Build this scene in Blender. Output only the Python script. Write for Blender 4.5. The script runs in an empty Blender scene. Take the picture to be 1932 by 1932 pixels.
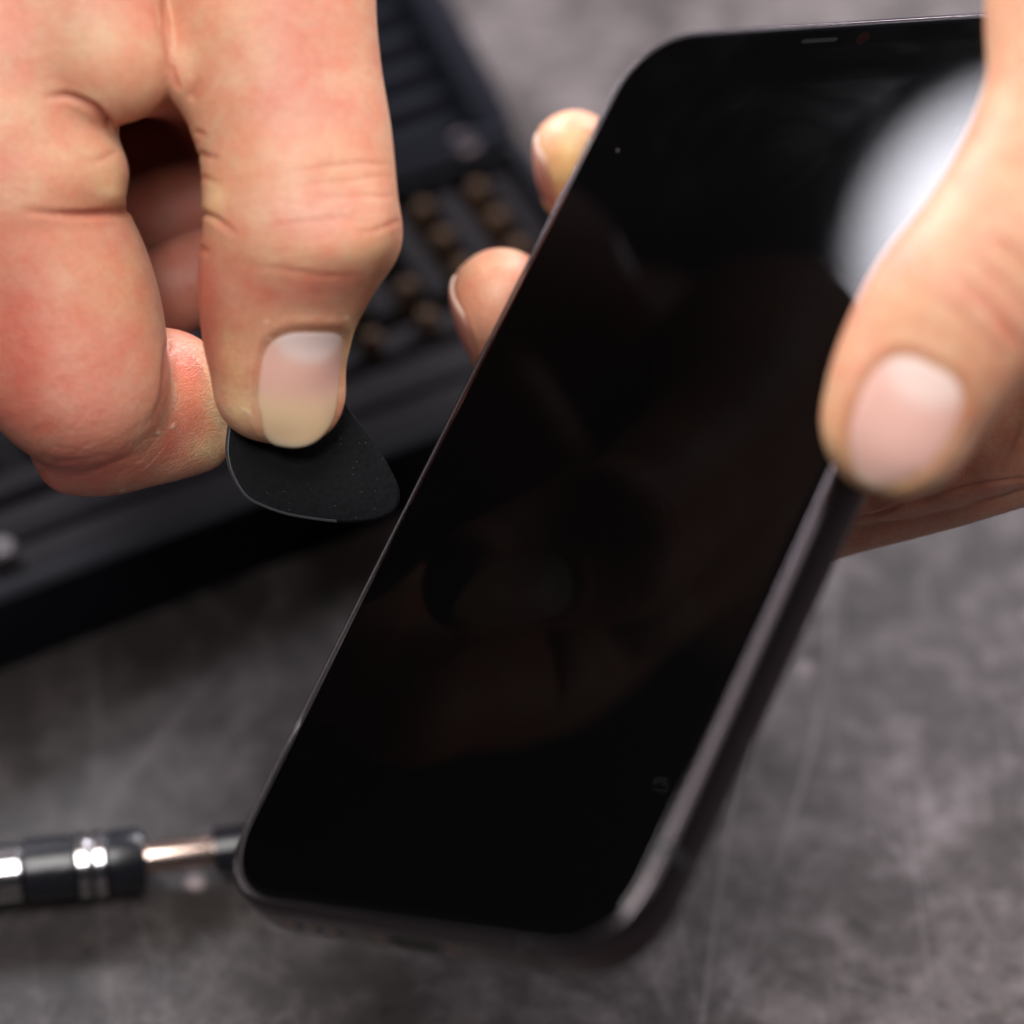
import bpy, math, random, time
import numpy as np
from mathutils import Matrix, Vector
T0 = time.time()
random.seed(4); np.random.seed(4)
# ------------------------------------------------------------------ camera frame
F = 7500.0            # focal length in the 1932-unit picture grid used for all measurements
HALF = 966.0
ZF = 565.0            # distance of the in-focus pick tip (mm)
PITCH = 50.0
a_ = math.radians(90 - PITCH)
RC = np.array([[1, 0, 0], [0, math.cos(a_), -math.sin(a_)], [0, math.sin(a_), math.cos(a_)]])
CAM = np.array([0.0, -425.0, 507.0])     # mm above the table
def cam2w(P):          # mm in the camera frame -> metres in the world
    return (np.asarray(P, float) @ RC.T + CAM) * 0.001
def w2cam(Wm):
    return (np.asarray(Wm, float) * 1000 - CAM) @ RC
def C(px, py, dz=0.0):  # measured point at dz mm in front of the focal plane
    z = ZF - dz
    return np.array([(px - HALF) / F * z, (HALF - py) / F * z, -z])
def on_table(px, py, h=0.0):   # where the sight line meets height h mm above the table -> world mm
    d = RC @ np.array([(px - HALF) / F, (HALF - py) / F, -1.0])
    t = (h - CAM[2]) / d[2]
    return CAM + d * t

col = bpy.context.scene.collection
def link(o, parent=None):
    col.objects.link(o)
    if parent: o.parent = parent
    return o
def tag(o, label=None, cat=None, group=None, kind=None):
    if label: o['label'] = label
    if cat: o['category'] = cat
    if group: o['group'] = group
    if kind: o['kind'] = kind
    return o
def empty(name, loc, label, cat, group=None, matrix=None):
    o = bpy.data.objects.new(name, None); link(o)
    o.empty_display_size = 0.01
    if matrix is not None: o.matrix_world = matrix
    else: o.location = loc
    return tag(o, label, cat, group)
def mesh_obj(name, verts, faces, mat, parent=None, smooth=True, colors=None, origin=None):
    me = bpy.data.meshes.new(name)
    verts = np.asarray(verts, np.float64)
    if origin is not None: verts = verts - np.asarray(origin)
    if isinstance(faces, np.ndarray):
        me.vertices.add(len(verts)); me.vertices.foreach_set('co', verts.astype(np.float32).ravel())
        n, k = faces.shape
        me.loops.add(n * k); me.loops.foreach_set('vertex_index', faces.astype(np.int32).ravel())
        me.polygons.add(n); me.polygons.foreach_set('loop_start', np.arange(0, n * k, k, dtype=np.int32))
        me.update(calc_edges=True)
    else:
        me.from_pydata([tuple(v) for v in verts], [], [tuple(f) for f in faces])
    me.validate()
    if smooth: me.polygons.foreach_set('use_smooth', [True] * len(me.polygons))
    if colors is not None:
        ca = me.color_attributes.new('tint', 'FLOAT_COLOR', 'POINT')
        c = np.ones((len(verts), 4), np.float32); c[:, :3] = colors
        ca.data.foreach_set('color', c.ravel())
    if mat: me.materials.append(mat)
    me.update()
    o = bpy.data.objects.new(name, me); link(o, parent)
    return o

# ------------------------------------------------------------------ materials
def new_mat(name):
    m = bpy.data.materials.new(name); m.use_nodes = True
    nt = m.node_tree
    return m, nt, nt.nodes['Principled BSDF']
def N(nt, t, **kw):
    n = nt.nodes.new(t)
    for k, v in kw.items():
        if k in n.inputs: n.inputs[k].default_value = v
        else: setattr(n, k, v)
    return n
def simple(name, colr, rough=0.5, metal=0.0, bump=0.0, bscale=2000, var=0.0, vscale=300, coat=0.0, spec=0.5, dust=0.0):
    m, nt, b = new_mat(name); L = nt.links
    b.inputs['Base Color'].default_value = (*colr, 1); b.inputs['Roughness'].default_value = rough
    b.inputs['Metallic'].default_value = metal; b.inputs['Specular IOR Level'].default_value = spec
    b.inputs['Coat Weight'].default_value = coat
    tc = N(nt, 'ShaderNodeTexCoord')
    if var:
        n = N(nt, 'ShaderNodeTexNoise', Scale=vscale, Detail=4.0)
        L.new(tc.outputs['Object'], n.inputs['Vector'])
        mr = N(nt, 'ShaderNodeMapRange'); mr.inputs['From Min'].default_value = .3; mr.inputs['From Max'].default_value = .7
        mr.inputs['To Min'].default_value = 1 - var; mr.inputs['To Max'].default_value = 1 + var
        L.new(n.outputs['Fac'], mr.inputs['Value'])
        mx = N(nt, 'ShaderNodeMix', data_type='RGBA', blend_type='MULTIPLY'); mx.inputs['Factor'].default_value = 1
        mx.inputs[6].default_value = (*colr, 1); L.new(mr.outputs['Result'], mx.inputs[7])
        out = mx.outputs[2]
        if dust:
            dn = N(nt, 'ShaderNodeTexVoronoi', Scale=1900.0); L.new(tc.outputs['Object'], dn.inputs['Vector'])
            dl = N(nt, 'ShaderNodeMath', operation='LESS_THAN'); dl.inputs[1].default_value = .10; L.new(dn.outputs['Distance'], dl.inputs[0])
            ds = N(nt, 'ShaderNodeSeparateColor'); L.new(dn.outputs['Color'], ds.inputs['Color'])
            dg = N(nt, 'ShaderNodeMath', operation='GREATER_THAN'); dg.inputs[1].default_value = 1 - dust; L.new(ds.outputs['Blue'], dg.inputs[0])
            dm = N(nt, 'ShaderNodeMath', operation='MULTIPLY'); L.new(dl.outputs[0], dm.inputs[0]); L.new(dg.outputs[0], dm.inputs[1])
            mx = N(nt, 'ShaderNodeMix', data_type='RGBA'); L.new(dm.outputs[0], mx.inputs['Factor']); L.new(out, mx.inputs[6]); mx.inputs[7].default_value = (.13, .13, .15, 1); out = mx.outputs[2]
        L.new(out, b.inputs['Base Color'])
    if bump:
        n = N(nt, 'ShaderNodeTexNoise', Scale=bscale, Detail=3.0)
        L.new(tc.outputs['Object'], n.inputs['Vector'])
        bp = N(nt, 'ShaderNodeBump', Strength=1.0, Distance=bump)
        L.new(n.outputs['Fac'], bp.inputs['Height']); L.new(bp.outputs['Normal'], b.inputs['Normal'])
    return m

def skin_material():
    m, nt, b = new_mat('skin'); L = nt.links
    tc = N(nt, 'ShaderNodeTexCoord')
    vc = N(nt, 'ShaderNodeVertexColor', layer_name='tint')
    # fine mottling: blood and pale flecks under the skin
    n1 = N(nt, 'ShaderNodeTexNoise', Scale=260.0, Detail=5.0, Roughness=.6); L.new(tc.outputs['Object'], n1.inputs['Vector'])
    r1 = N(nt, 'ShaderNodeValToRGB')
    r1.color_ramp.elements[0].position = .32; r1.color_ramp.elements[0].color = (1.0, .76, .73, 1)
    r1.color_ramp.elements[1].position = .68; r1.color_ramp.elements[1].color = (1.0, 1.08, 1.06, 1)
    L.new(n1.outputs['Fac'], r1.inputs['Fac'])
    mx = N(nt, 'ShaderNodeMix', data_type='RGBA', blend_type='MULTIPLY'); mx.inputs['Factor'].default_value = .9
    L.new(vc.outputs['Color'], mx.inputs[6]); L.new(r1.outputs['Color'], mx.inputs[7])
    n2 = N(nt, 'ShaderNodeTexNoise', Scale=1500.0, Detail=3.0, Roughness=.6); L.new(tc.outputs['Object'], n2.inputs['Vector'])
    r2 = N(nt, 'ShaderNodeMapRange'); r2.inputs['From Min'].default_value = .25; r2.inputs['From Max'].default_value = .75
    r2.inputs['To Min'].default_value = .90; r2.inputs['To Max'].default_value = 1.08
    L.new(n2.outputs['Fac'], r2.inputs['Value'])
    mx2 = N(nt, 'ShaderNodeMix', data_type='RGBA', blend_type='MULTIPLY'); mx2.inputs['Factor'].default_value = 1
    L.new(mx.outputs[2], mx2.inputs[6]); L.new(r2.outputs['Result'], mx2.inputs[7])
    L.new(mx2.outputs[2], b.inputs['Base Color'])
    # skin relief: crossing micro creases and pores
    vo = N(nt, 'ShaderNodeTexVoronoi', Scale=1300.0, feature='DISTANCE_TO_EDGE')
    wn = N(nt, 'ShaderNodeTexNoise', Scale=500.0, Detail=2.0); L.new(tc.outputs['Object'], wn.inputs['Vector'])
    va = N(nt, 'ShaderNodeVectorMath', operation='MULTIPLY_ADD'); va.inputs[1].default_value = (.0022,) * 3
    L.new(wn.outputs['Color'], va.inputs[0]); L.new(tc.outputs['Object'], va.inputs[2])
    L.new(va.outputs['Vector'], vo.inputs['Vector'])
    cl = N(nt, 'ShaderNodeMapRange'); cl.inputs['From Max'].default_value = .22; L.new(vo.outputs['Distance'], cl.inputs['Value'])
    n3 = N(nt, 'ShaderNodeTexNoise', Scale=420.0, Detail=6.0, Roughness=.65); L.new(tc.outputs['Object'], n3.inputs['Vector'])
    b1 = N(nt, 'ShaderNodeBump', Strength=.5, Distance=.00007); L.new(cl.outputs['Result'], b1.inputs['Height'])
    b2 = N(nt, 'ShaderNodeBump', Strength=.55, Distance=.00022)
    L.new(n3.outputs['Fac'], b2.inputs['Height']); L.new(b1.outputs['Normal'], b2.inputs['Normal'])
    L.new(b2.outputs['Normal'], b.inputs['Normal'])
    b.inputs['Roughness'].default_value = .46
    b.inputs['Specular IOR Level'].default_value = .42
    b.inputs['Subsurface Weight'].default_value = .38
    b.inputs['Subsurface Radius'].default_value = (1.0, .32, .16)
    b.inputs['Subsurface Scale'].default_value = .0032
    return m
M_SKIN = skin_material()
def nail_material():
    m, nt, b = new_mat('nail_plate'); L = nt.links
    vc = N(nt, 'ShaderNodeVertexColor', layer_name='tint')
    L.new(vc.outputs['Color'], b.inputs['Base Color'])
    tc = N(nt, 'ShaderNodeTexCoord')
    n = N(nt, 'ShaderNodeTexNoise', Scale=350.0, Detail=4.0); L.new(tc.outputs['Object'], n.inputs['Vector'])
    bp = N(nt, 'ShaderNodeBump', Strength=.35, Distance=.00012); L.new(n.outputs['Fac'], bp.inputs['Height'])
    L.new(bp.outputs['Normal'], b.inputs['Normal'])
    b.inputs['Roughness'].default_value = .42
    b.inputs['Specular IOR Level'].default_value = .4
    b.inputs['Subsurface Weight'].default_value = .25
    b.inputs['Subsurface Radius'].default_value = (1, .5, .35); b.inputs['Subsurface Scale'].default_value = .0015
    return m
M_NAIL = nail_material()

# ------------------------------------------------------------------ signed-distance sculpting (all in camera-frame mm)
class Chain:
    """swept round body through stations (centre, radius); flat squashes it along the depth axis"""
    def __init__(self, st, k=1.0, sub=4, flat=1.0):
        P = np.array([[*c, r] for c, r in st], float)
        if len(P) > 2 and sub > 1:
            Q = np.vstack([2 * P[0] - P[1], P, 2 * P[-1] - P[-2]])
            out = []
            for i in range(1, len(Q) - 2):
                for j in range(sub):
                    t = j / sub
                    p0, p1, p2, p3 = Q[i - 1], Q[i], Q[i + 1], Q[i + 2]
                    out.append(.5 * ((2 * p1) + (-p0 + p2) * t + (2 * p0 - 5 * p1 + 4 * p2 - p3) * t * t + (-p0 + 3 * p1 - 3 * p2 + p3) * t ** 3))
            out.append(Q[-2]); P = np.array(out)
        self.P = P; self.k = k; self.flat = flat
    def bbox(self, m):
        lo = (self.P[:, :3] - self.P[:, 3:4]).min(0) - m; hi = (self.P[:, :3] + self.P[:, 3:4]).max(0) + m
        return lo, hi
    def d(self, X):
        s = np.array([1, 1, 1 / self.flat])
        Y = (X * s).astype(np.float32); best = None
        xlo, xhi = X.min(0), X.max(0)
        for i in range(len(self.P) - 1):
            A, B = self.P[i], self.P[i + 1]; m = max(A[3], B[3]) + 9.0
            if (np.minimum(A[:3], B[:3]) - m > xhi).any() or (np.maximum(A[:3], B[:3]) + m < xlo).any(): continue
            a = (self.P[i, :3] * s).astype(np.float32); ab = (self.P[i + 1, :3] * s).astype(np.float32) - a
            ra, rb = self.P[i, 3], self.P[i + 1, 3]
            pa = Y - a
            t = np.clip(pa @ ab / max(float(ab @ ab), 1e-6), 0, 1)
            dd = np.sqrt(((pa - t[:, None] * ab) ** 2).sum(1)) - (ra + (rb - ra) * t).astype(np.float32)
            if best is None: best = dd
            else:
                k = .8; h = np.maximum(k - np.abs(best - dd), 0) / k
                best = np.minimum(best, dd) - h * h * k * .25
        return np.full(len(X), 30.0, np.float32) if best is None else best
class Ball:
    def __init__(self, c, r, k=4.0): self.c = np.array(c, float); self.r = np.array(r if hasattr(r, '__len__') else (r, r, r), float); self.k = k
    def bbox(self, m): return self.c - self.r - m, self.c + self.r + m
    def d(self, X):
        q = (X - self.c) / self.r; l = np.sqrt((q * q).sum(1))
        return ((l - 1) * self.r.min()).astype(np.float32)
class Sculpt:
    def __init__(self, groups): self.groups = groups   # [(k_between, [prims])]
    def d(self, X):
        X = np.asarray(X, np.float32)
        if len(X) > 9000:
            k = np.floor(X / 9.0).astype(np.int64); o = np.argsort((k[:, 0] * 4096 + k[:, 1]) * 4096 + k[:, 2], kind='stable')
            out = np.empty(len(X), np.float32)
            for s in range(0, len(X), 4000): i = o[s:s + 4000]; out[i] = self.d(X[i])
            return out
        D = np.full(len(X), 30.0, np.float32)
        for kb, prims in self.groups:
            G = np.full(len(X), 30.0, np.float32)
            for p in prims:
                lo, hi = p.bbox(10.0)
                if (lo > X.max(0)).any() or (hi < X.min(0)).any(): continue
                idx = np.nonzero(((X >= lo) & (X <= hi)).all(1))[0]
                if not len(idx): continue
                dd = p.d(X[idx]); g = G[idx]; k = p.k
                h = np.maximum(k - np.abs(g - dd), 0) / k
                G[idx] = np.minimum(g, dd) - h * h * k * .25
            h = np.maximum(kb - np.abs(G - D), 0) / kb
            D = np.minimum(G, D) - h * h * kb * .25
        return D
    def grad(self, X, e=.12):
        g = np.empty((len(X), 3), np.float32)
        for i in range(3):
            s = np.zeros(3, np.float32); s[i] = e
            g[:, i] = (self.d(X + s) - self.d(X - s)) / (2 * e)
        return g
    def bounds(self):
        los, his = zip(*[p.bbox(1.0) for _, pr in self.groups for p in pr])
        return np.min(los, 0), np.max(his, 0)
def polygonise(S, h, lo=None, hi=None):
    l0, h0 = S.bounds()
    lo = l0 if lo is None else np.maximum(lo, l0); hi = h0 if hi is None else np.minimum(hi, h0)
    B = 12
    n = (np.ceil((hi - lo) / h / B).astype(int) + 1) * B + 1
    vol = np.full(tuple(n), 5.0, np.float32)
    nb = (n - 1) // B
    bi = np.stack(np.meshgrid(*[np.arange(v) for v in nb], indexing='ij'), -1).reshape(-1, 3)
    cen = lo + (bi * B + B / 2) * h
    dc = S.d(cen); R = B * h * .95 + 1.5
    act = bi[np.abs(dc) < R]; ins = bi[dc <= -R]
    for b in ins: vol[b[0]*B:b[0]*B+B, b[1]*B:b[1]*B+B, b[2]*B:b[2]*B+B] = -5
    off = np.stack(np.meshgrid(*[np.arange(B + 1)] * 3, indexing='ij'), -1).reshape(-1, 3)
    CH = 3
    for s in range(0, len(act), CH):
        bs = act[s:s + CH]
        idx = (bs[:, None, :] * B + off[None]).reshape(-1, 3)
        v = S.d(lo + idx * h)
        vol[idx[:, 0], idx[:, 1], idx[:, 2]] = v
    sg = vol < 0
    c = np.zeros(tuple(n - 1), np.uint8)
    for dx in (0, 1):
        for dy in (0, 1):
            for dz in (0, 1):
                c += sg[dx:n[0]-1+dx, dy:n[1]-1+dy, dz:n[2]-1+dz]
    cells = np.argwhere((c > 0) & (c < 8))
    vid = np.full(tuple(n - 1), -1, np.int32); vid[cells[:, 0], cells[:, 1], cells[:, 2]] = np.arange(len(cells))
    acc = np.zeros((len(cells), 3)); cnt = np.zeros(len(cells))
    for ax in range(3):
        o1, o2 = [a for a in range(3) if a != ax]
        for u in (0, 1):
            for w in (0, 1):
                A = cells.copy(); A[:, o1] += u; A[:, o2] += w; Bq = A.copy(); Bq[:, ax] += 1
                va = vol[A[:, 0], A[:, 1], A[:, 2]]; vb = vol[Bq[:, 0], Bq[:, 1], Bq[:, 2]]
                m = (va < 0) != (vb < 0); t = va[m] / (va[m] - vb[m])
                p = A[m].astype(float); p[:, ax] += t
                acc[m] += p; cnt[m] += 1
    V = lo + (acc / cnt[:, None]) * h
    quads = []
    for ax in range(3):
        o1, o2 = [(1, 2), (2, 0), (0, 1)][ax]
        sl = [slice(0, n[0]), slice(0, n[1]), slice(0, n[2])]; s2 = list(sl)
        sl[ax] = slice(0, n[ax] - 1); s2[ax] = slice(1, n[ax])
        E = np.argwhere(sg[tuple(sl)] != sg[tuple(s2)])
        E = E[(E[:, o1] > 0) & (E[:, o2] > 0) & (E[:, o1] < n[o1] - 1) & (E[:, o2] < n[o2] - 1)]
        flip = sg[E[:, 0], E[:, 1], E[:, 2]]
        def cid(a, b):
            Q = E.copy(); Q[:, o1] -= a; Q[:, o2] -= b
            return vid[Q[:, 0], Q[:, 1], Q[:, 2]]
        q = np.stack([cid(1, 1), cid(0, 1), cid(0, 0), cid(1, 0)], 1)
        q[~flip] = q[~flip][:, ::-1]
        quads.append(q)
    Q = np.vstack(quads); Q = Q[(Q >= 0).all(1)]
    return V, Q
def relax(V, Q, it=2, w=.5):
    for _ in range(it):
        A = np.zeros_like(V); n = np.zeros(len(V))
        for i in range(4):
            for j in (1, 3):
                np.add.at(A, Q[:, i], V[Q[:, (i + j) % 4]]); np.add.at(n, Q[:, i], 1)
        V = V * (1 - w) + w * A / np.maximum(n, 1)[:, None]
    return V
def subdivide(V, Q):
    E = np.vstack([Q[:, [i, (i + 1) % 4]] for i in range(4)]); E.sort(1)
    key = E[:, 0].astype(np.int64) * (len(V) + 1) + E[:, 1]
    u, inv = np.unique(key, return_inverse=True)
    ea, eb = u // (len(V) + 1), u % (len(V) + 1)
    mid = (V[ea] + V[eb]) / 2; fc = V[Q].mean(1)
    nV = np.vstack([V, mid, fc]); nq = len(Q); e = inv.reshape(4, nq) + len(V); f = np.arange(nq) + len(V) + len(mid)
    out = [np.stack([Q[:, i], e[i], f, e[(i + 3) % 4]], 1) for i in range(4)]
    return nV, np.vstack(out)
def snap(S, V, it=2):
    for _ in range(it):
        d = S.d(V); g = S.grad(V); n2 = np.maximum((g * g).sum(1), .2)
        V = V - np.clip(d / n2, -.6, .6)[:, None] * g
    return V
def sculpt_mesh(S, h):
    V, Q = polygonise(S, h)
    V = snap(S, V, 1); V = relax(V, Q, 1, .4); V = snap(S, V, 1)
    V, Q = subdivide(V, Q)
    V = relax(V, Q, 1, .5); V = snap(S, V, 1)
    if (vnormals(V, Q)[::50] * S.grad(V[::50])).sum() < 0: Q = Q[:, ::-1].copy()
    return V, Q
def toP(V):    # camera-frame mm -> measured picture coordinates + dz
    z = -V[:, 2]
    return V[:, 0] / z * F + HALF, HALF - V[:, 1] / z * F, ZF - z
def vnormals(V, Q):
    n = np.cross(V[Q[:, 2]] - V[Q[:, 0]], V[Q[:, 3]] - V[Q[:, 1]])
    A = np.zeros_like(V)
    for i in range(4): np.add.at(A, Q[:, i], n)
    return A / np.maximum(np.linalg.norm(A, axis=1), 1e-9)[:, None]
def hashnoise(X, scale, seed=0):
    """smooth value noise"""
    rs = np.random.RandomState(seed); T = rs.rand(32, 32, 32).astype(np.float32)
    P = X * scale + 1000; i = np.floor(P).astype(int); f = P - i; f = f * f * (3 - 2 * f)
    def g(a, b, c): return T[(i[:, 0] + a) % 32, (i[:, 1] + b) % 32, (i[:, 2] + c) % 32]
    r = 0
    for a in (0, 1):
        for b in (0, 1):
            for c in (0, 1):
                r = r + g(a, b, c) * (f[:, 0] if a else 1 - f[:, 0]) * (f[:, 1] if b else 1 - f[:, 1]) * (f[:, 2] if c else 1 - f[:, 2])
    return r
class Skin:
    """fine sculpt layer: grooves, swellings and the blood colouring of the skin"""
    def __init__(self, V, Q, base):
        self.V, self.Q = V, Q; self.n = vnormals(V, Q)
        self.x, self.y, self.dz = toP(V)
        self.colr = np.tile(np.array(base, float), (len(V), 1)); self.disp = np.zeros(len(V))
        self.front = np.clip(self.n[:, 2] * 3 + .9, 0, 1)
    def linedist(self, pts):
        best = np.full(len(self.V), 1e9); tt = np.zeros(len(self.V)); L = 0
        pts = np.array(pts, float); lens = np.linalg.norm(np.diff(pts, axis=0), axis=1); tot = lens.sum()
        for i in range(len(pts) - 1):
            a, ab = pts[i], pts[i + 1] - pts[i]
            px, py = self.x - a[0], self.y - a[1]
            t = np.clip((px * ab[0] + py * ab[1]) / (ab @ ab), 0, 1)
            d = np.hypot(px - t * ab[0], py - t * ab[1])
            m = d < best; best[m] = d[m]; tt[m] = (L + t[m] * lens[i]) / tot
            L += lens[i]
        return best, tt
    def groove(self, pts, w, depth, dzmin=-999, dzmax=999, fade=(0.15, 0.15), red=0.0, lip=0.12):
        d, t = self.linedist(pts)
        m = (self.dz > dzmin) & (self.dz < dzmax) & (d < w * 4)
        e = np.ones(len(d))
        if fade[0]: e = e * np.clip(t / fade[0], 0, 1) ** .7
        if fade[1]: e = e * np.clip((1 - t) / fade[1], 0, 1) ** .7
        q = (d / w) ** 2
        s = (np.exp(-q) - lip * np.exp(-((d - 2.1 * w) / w) ** 2)) * e * m * self.front
        self.disp -= depth * s
        if red:
            r = np.clip(np.exp(-(d / (w * 1.7)) ** 2) * e * m * self.front * red, 0, 1)
            self.blend(r, (.50, .13, .085))
    def blend(self, m, c):
        m = m[:, None]; self.colr = self.colr * (1 - m) + np.array(c) * m
    def blob(self, px, py, rx, ry, ang, c, s, dzmin=-999, dzmax=999, p=2.0):
        a = math.radians(ang); u = (self.x - px) * math.cos(a) + (self.y - py) * math.sin(a); v = -(self.x - px) * math.sin(a) + (self.y - py) * math.cos(a)
        q = (np.abs(u / rx) ** p + np.abs(v / ry) ** p)
        m = np.exp(-q) * s * (self.dz > dzmin) * (self.dz < dzmax)
        self.blend(m, c)
    def bulge(self, px, py, rx, ry, ang, h, dzmin=-999, dzmax=999):
        a = math.radians(ang); u = (self.x - px) * math.cos(a) + (self.y - py) * math.sin(a); v = -(self.x - px) * math.sin(a) + (self.y - py) * math.cos(a)
        self.disp += h * np.exp(-(u / rx) ** 2 - (v / ry) ** 2) * (self.dz > dzmin) * (self.dz < dzmax)
    def build(self, name, parent, origin):
        V = self.V + self.n * self.disp[:, None]
        return mesh_obj(name, cam2w(V), self.Q, M_SKIN, parent, True, np.clip(self.colr, 0, 1), origin)
def st(Lx, Ly, Rx, Ry, dz):
    c = C((Lx + Rx) / 2, (Ly + Ry) / 2, dz); r = math.hypot(Rx - Lx, Ry - Ly) / 2 * (ZF - dz) / F
    return (c, r)
def sr(px, py, r, dz):
    return (C(px, py, dz), r * (ZF - dz) / F)

def unit(v): v = np.array(v, float); return v / np.linalg.norm(v)
class Nail:
    def __init__(self, c, axis, normal, half, L0, L1, rad):
        self.c = np.array(c); self.a = unit(axis); n = np.array(normal, float); n -= self.a * (n @ self.a); self.n = unit(n)
        self.l = np.cross(self.n, self.a); self.half = half; self.L0, self.L1 = L0, L1; self.rad = rad
    def coords(self, V):
        p = V - self.c; v = p @ self.a; x = p @ self.l; y = p @ self.n
        return v, np.arctan2(x, y), np.hypot(x, y)
    def shape(self, v, th):
        """normalised distance inside the nail outline, 1 at the rim"""
        vm = (self.L1 + self.L0) / 2; vh = (self.L1 - self.L0) / 2
        s = (v - vm) / vh; w = self.half * (1.0 + .03 * s)
        return (np.abs(s) ** 2.8 + np.abs(th / w) ** 3.0) ** (1 / 2.9)
    def seat(self, sk, depth=.24, rim=.15):
        v, th, r = self.coords(sk.V); m = (r < self.rad * 2.2)
        q = self.shape(v, th)
        inner = 1 / (1 + np.exp((q - .98) / .035))
        tipopen = np.clip((self.L1 - v) / 1.5, 0, 1)
        sk.disp -= depth * inner * m
        ridge = np.exp(-((q - 1.10) / .085) ** 2) * tipopen
        sk.disp += rim * ridge * m
        sk.blend(np.clip(np.exp(-((q - 1.02) / .06) ** 2) * .32 * m * tipopen, 0, 1), (.52, .22, .13))
    def build(self, S, parent, origin, pal, lift=0.0, name='fingernail', thick=.35, free=1.0, NU=49, NV=61):
        # ray-cast the finger surface on a regular (angle, length) grid, smooth it, then cut the plate out of it
        GU, GV = 41, 61
        tg = np.linspace(-1.15, 1.15, GU) * self.half; vg = np.linspace(self.L0 - 1, self.L1 + .8, GV)
        TG, VG = np.meshgrid(tg, vg, indexing='ij')
        D = np.cos(TG.ravel())[:, None] * self.n + np.sin(TG.ravel())[:, None] * self.l
        base = self.c + VG.ravel()[:, None] * self.a
        lo = np.full(GU * GV, self.rad * .3); hi = np.full(GU * GV, self.rad * 2.0)
        for _ in range(22):
            md = (lo + hi) / 2; ins = S.d(base + D * md[:, None]) < 0
            lo = np.where(ins, md, lo); hi = np.where(ins, hi, md)
        R = ((lo + hi) / 2).reshape(GU, GV)
        k = int(np.searchsorted(vg, self.L1 - free * 4.5))
        for i in range(GU):
            sl = (R[i, k] - R[i, k - 6]) / (vg[k] - vg[k - 6]); dv = vg[k:] - vg[k]
            R[i, k:] = R[i, k] + (sl - .03 * dv) * dv
        for _ in range(30):
            P = np.pad(R, 1, mode='edge'); P[0] = 2 * P[1] - P[2]; P[-1] = 2 * P[-2] - P[-3]
            R = (P[1:-1, 1:-1] * 2 + P[:-2, 1:-1] + P[2:, 1:-1] + P[1:-1, :-2] + P[1:-1, 2:]) / 6
        NR, NA = 26, 96
        rr_ = np.linspace(0, 1, NR); an = np.linspace(0, 2 * math.pi, NA, endpoint=False)
        RR, AN = np.meshgrid(rr_, an, indexing='ij'); cx_, sx_ = np.cos(AN), np.sin(AN)
        q = (np.abs(cx_) ** 3.0 + np.abs(sx_) ** 2.8) ** (-1 / 2.9)
        U = (RR * q * cx_); Sv = (RR * q * sx_); s = Sv.ravel(); th = U.ravel() * self.half
        v = (self.L1 + self.L0) / 2 + s * (self.L1 - self.L0) / 2
        fu = (th - tg[0]) / (tg[1] - tg[0]); fv = (v - vg[0]) / (vg[1] - vg[0])
        iu = np.clip(fu.astype(int), 0, GU - 2); iv = np.clip(fv.astype(int), 0, GV - 2); fu -= iu; fv -= iv
        r = R[iu, iv]*(1-fu)*(1-fv) + R[iu+1, iv]*fu*(1-fv) + R[iu, iv+1]*(1-fu)*fv + R[iu+1, iv+1]*fu*fv
        rimq = RR.ravel()
        r = r + lift - .25 * np.clip((rimq - .88) / .12, 0, 1) ** 2
        D = np.cos(th)[:, None] * self.n + np.sin(th)[:, None] * self.l; base = self.c + v[:, None] * self.a
        n = NR * NA; top = base + D * r[:, None]; bot = base + D * (r - thick)[:, None]
        V = np.vstack([top, bot]); I = np.arange(n).reshape(NR, NA); J = np.roll(I, -1, 1)
        q1 = np.stack([I[:-1], I[1:], J[1:], J[:-1]], -1).reshape(-1, 4)
        q1[:NA] = q1[:NA]
        q3 = np.stack([I[-1], I[-1] + n, J[-1] + n, J[-1]], 1)
        Q = [tuple(x) for x in np.vstack([q1[NA:], q1[NA:, ::-1] + n, q3])]
        Q += [(0, int(I[1, j]), int(J[1, j])) for j in range(NA)] + [(n, int(J[1, j]) + n, int(I[1, j]) + n) for j in range(NA)]
        tn = (v - self.L0) / (self.L1 - self.L0); u = th / self.half
        colr = np.tile(np.array(pal['bed'], float), (n, 1))
        def bl(m, c):
            nonlocal colr
            colr = colr * (1 - m[:, None]) + np.array(c) * m[:, None]
        bl(np.clip(1 / (1 + np.exp((tn - pal['press'][0]) / -.05)), 0, 1) * pal['press'][1], pal['presscol'])
        lun = 1 / (1 + np.exp(((np.abs(u / .74) ** 2.4 + np.abs((tn - .02) / pal['lun']) ** 2.4) ** (1 / 2.4) - 1) / .09)); bl(lun * .7, pal['luncol'])
        fe = 1 / (1 + np.exp(-((tn + .10 * u * u) - pal['free']) / .012)); bl(fe * .7, pal['freecol'])
        bl(np.exp(-((1 - rimq) / .05) ** 2) * .35 * (tn < .9), (.55, .27, .2))
        colr = np.vstack([colr, colr])
        return mesh_obj(name, cam2w(V), Q, M_NAIL, parent, True, colr, origin)

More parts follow.
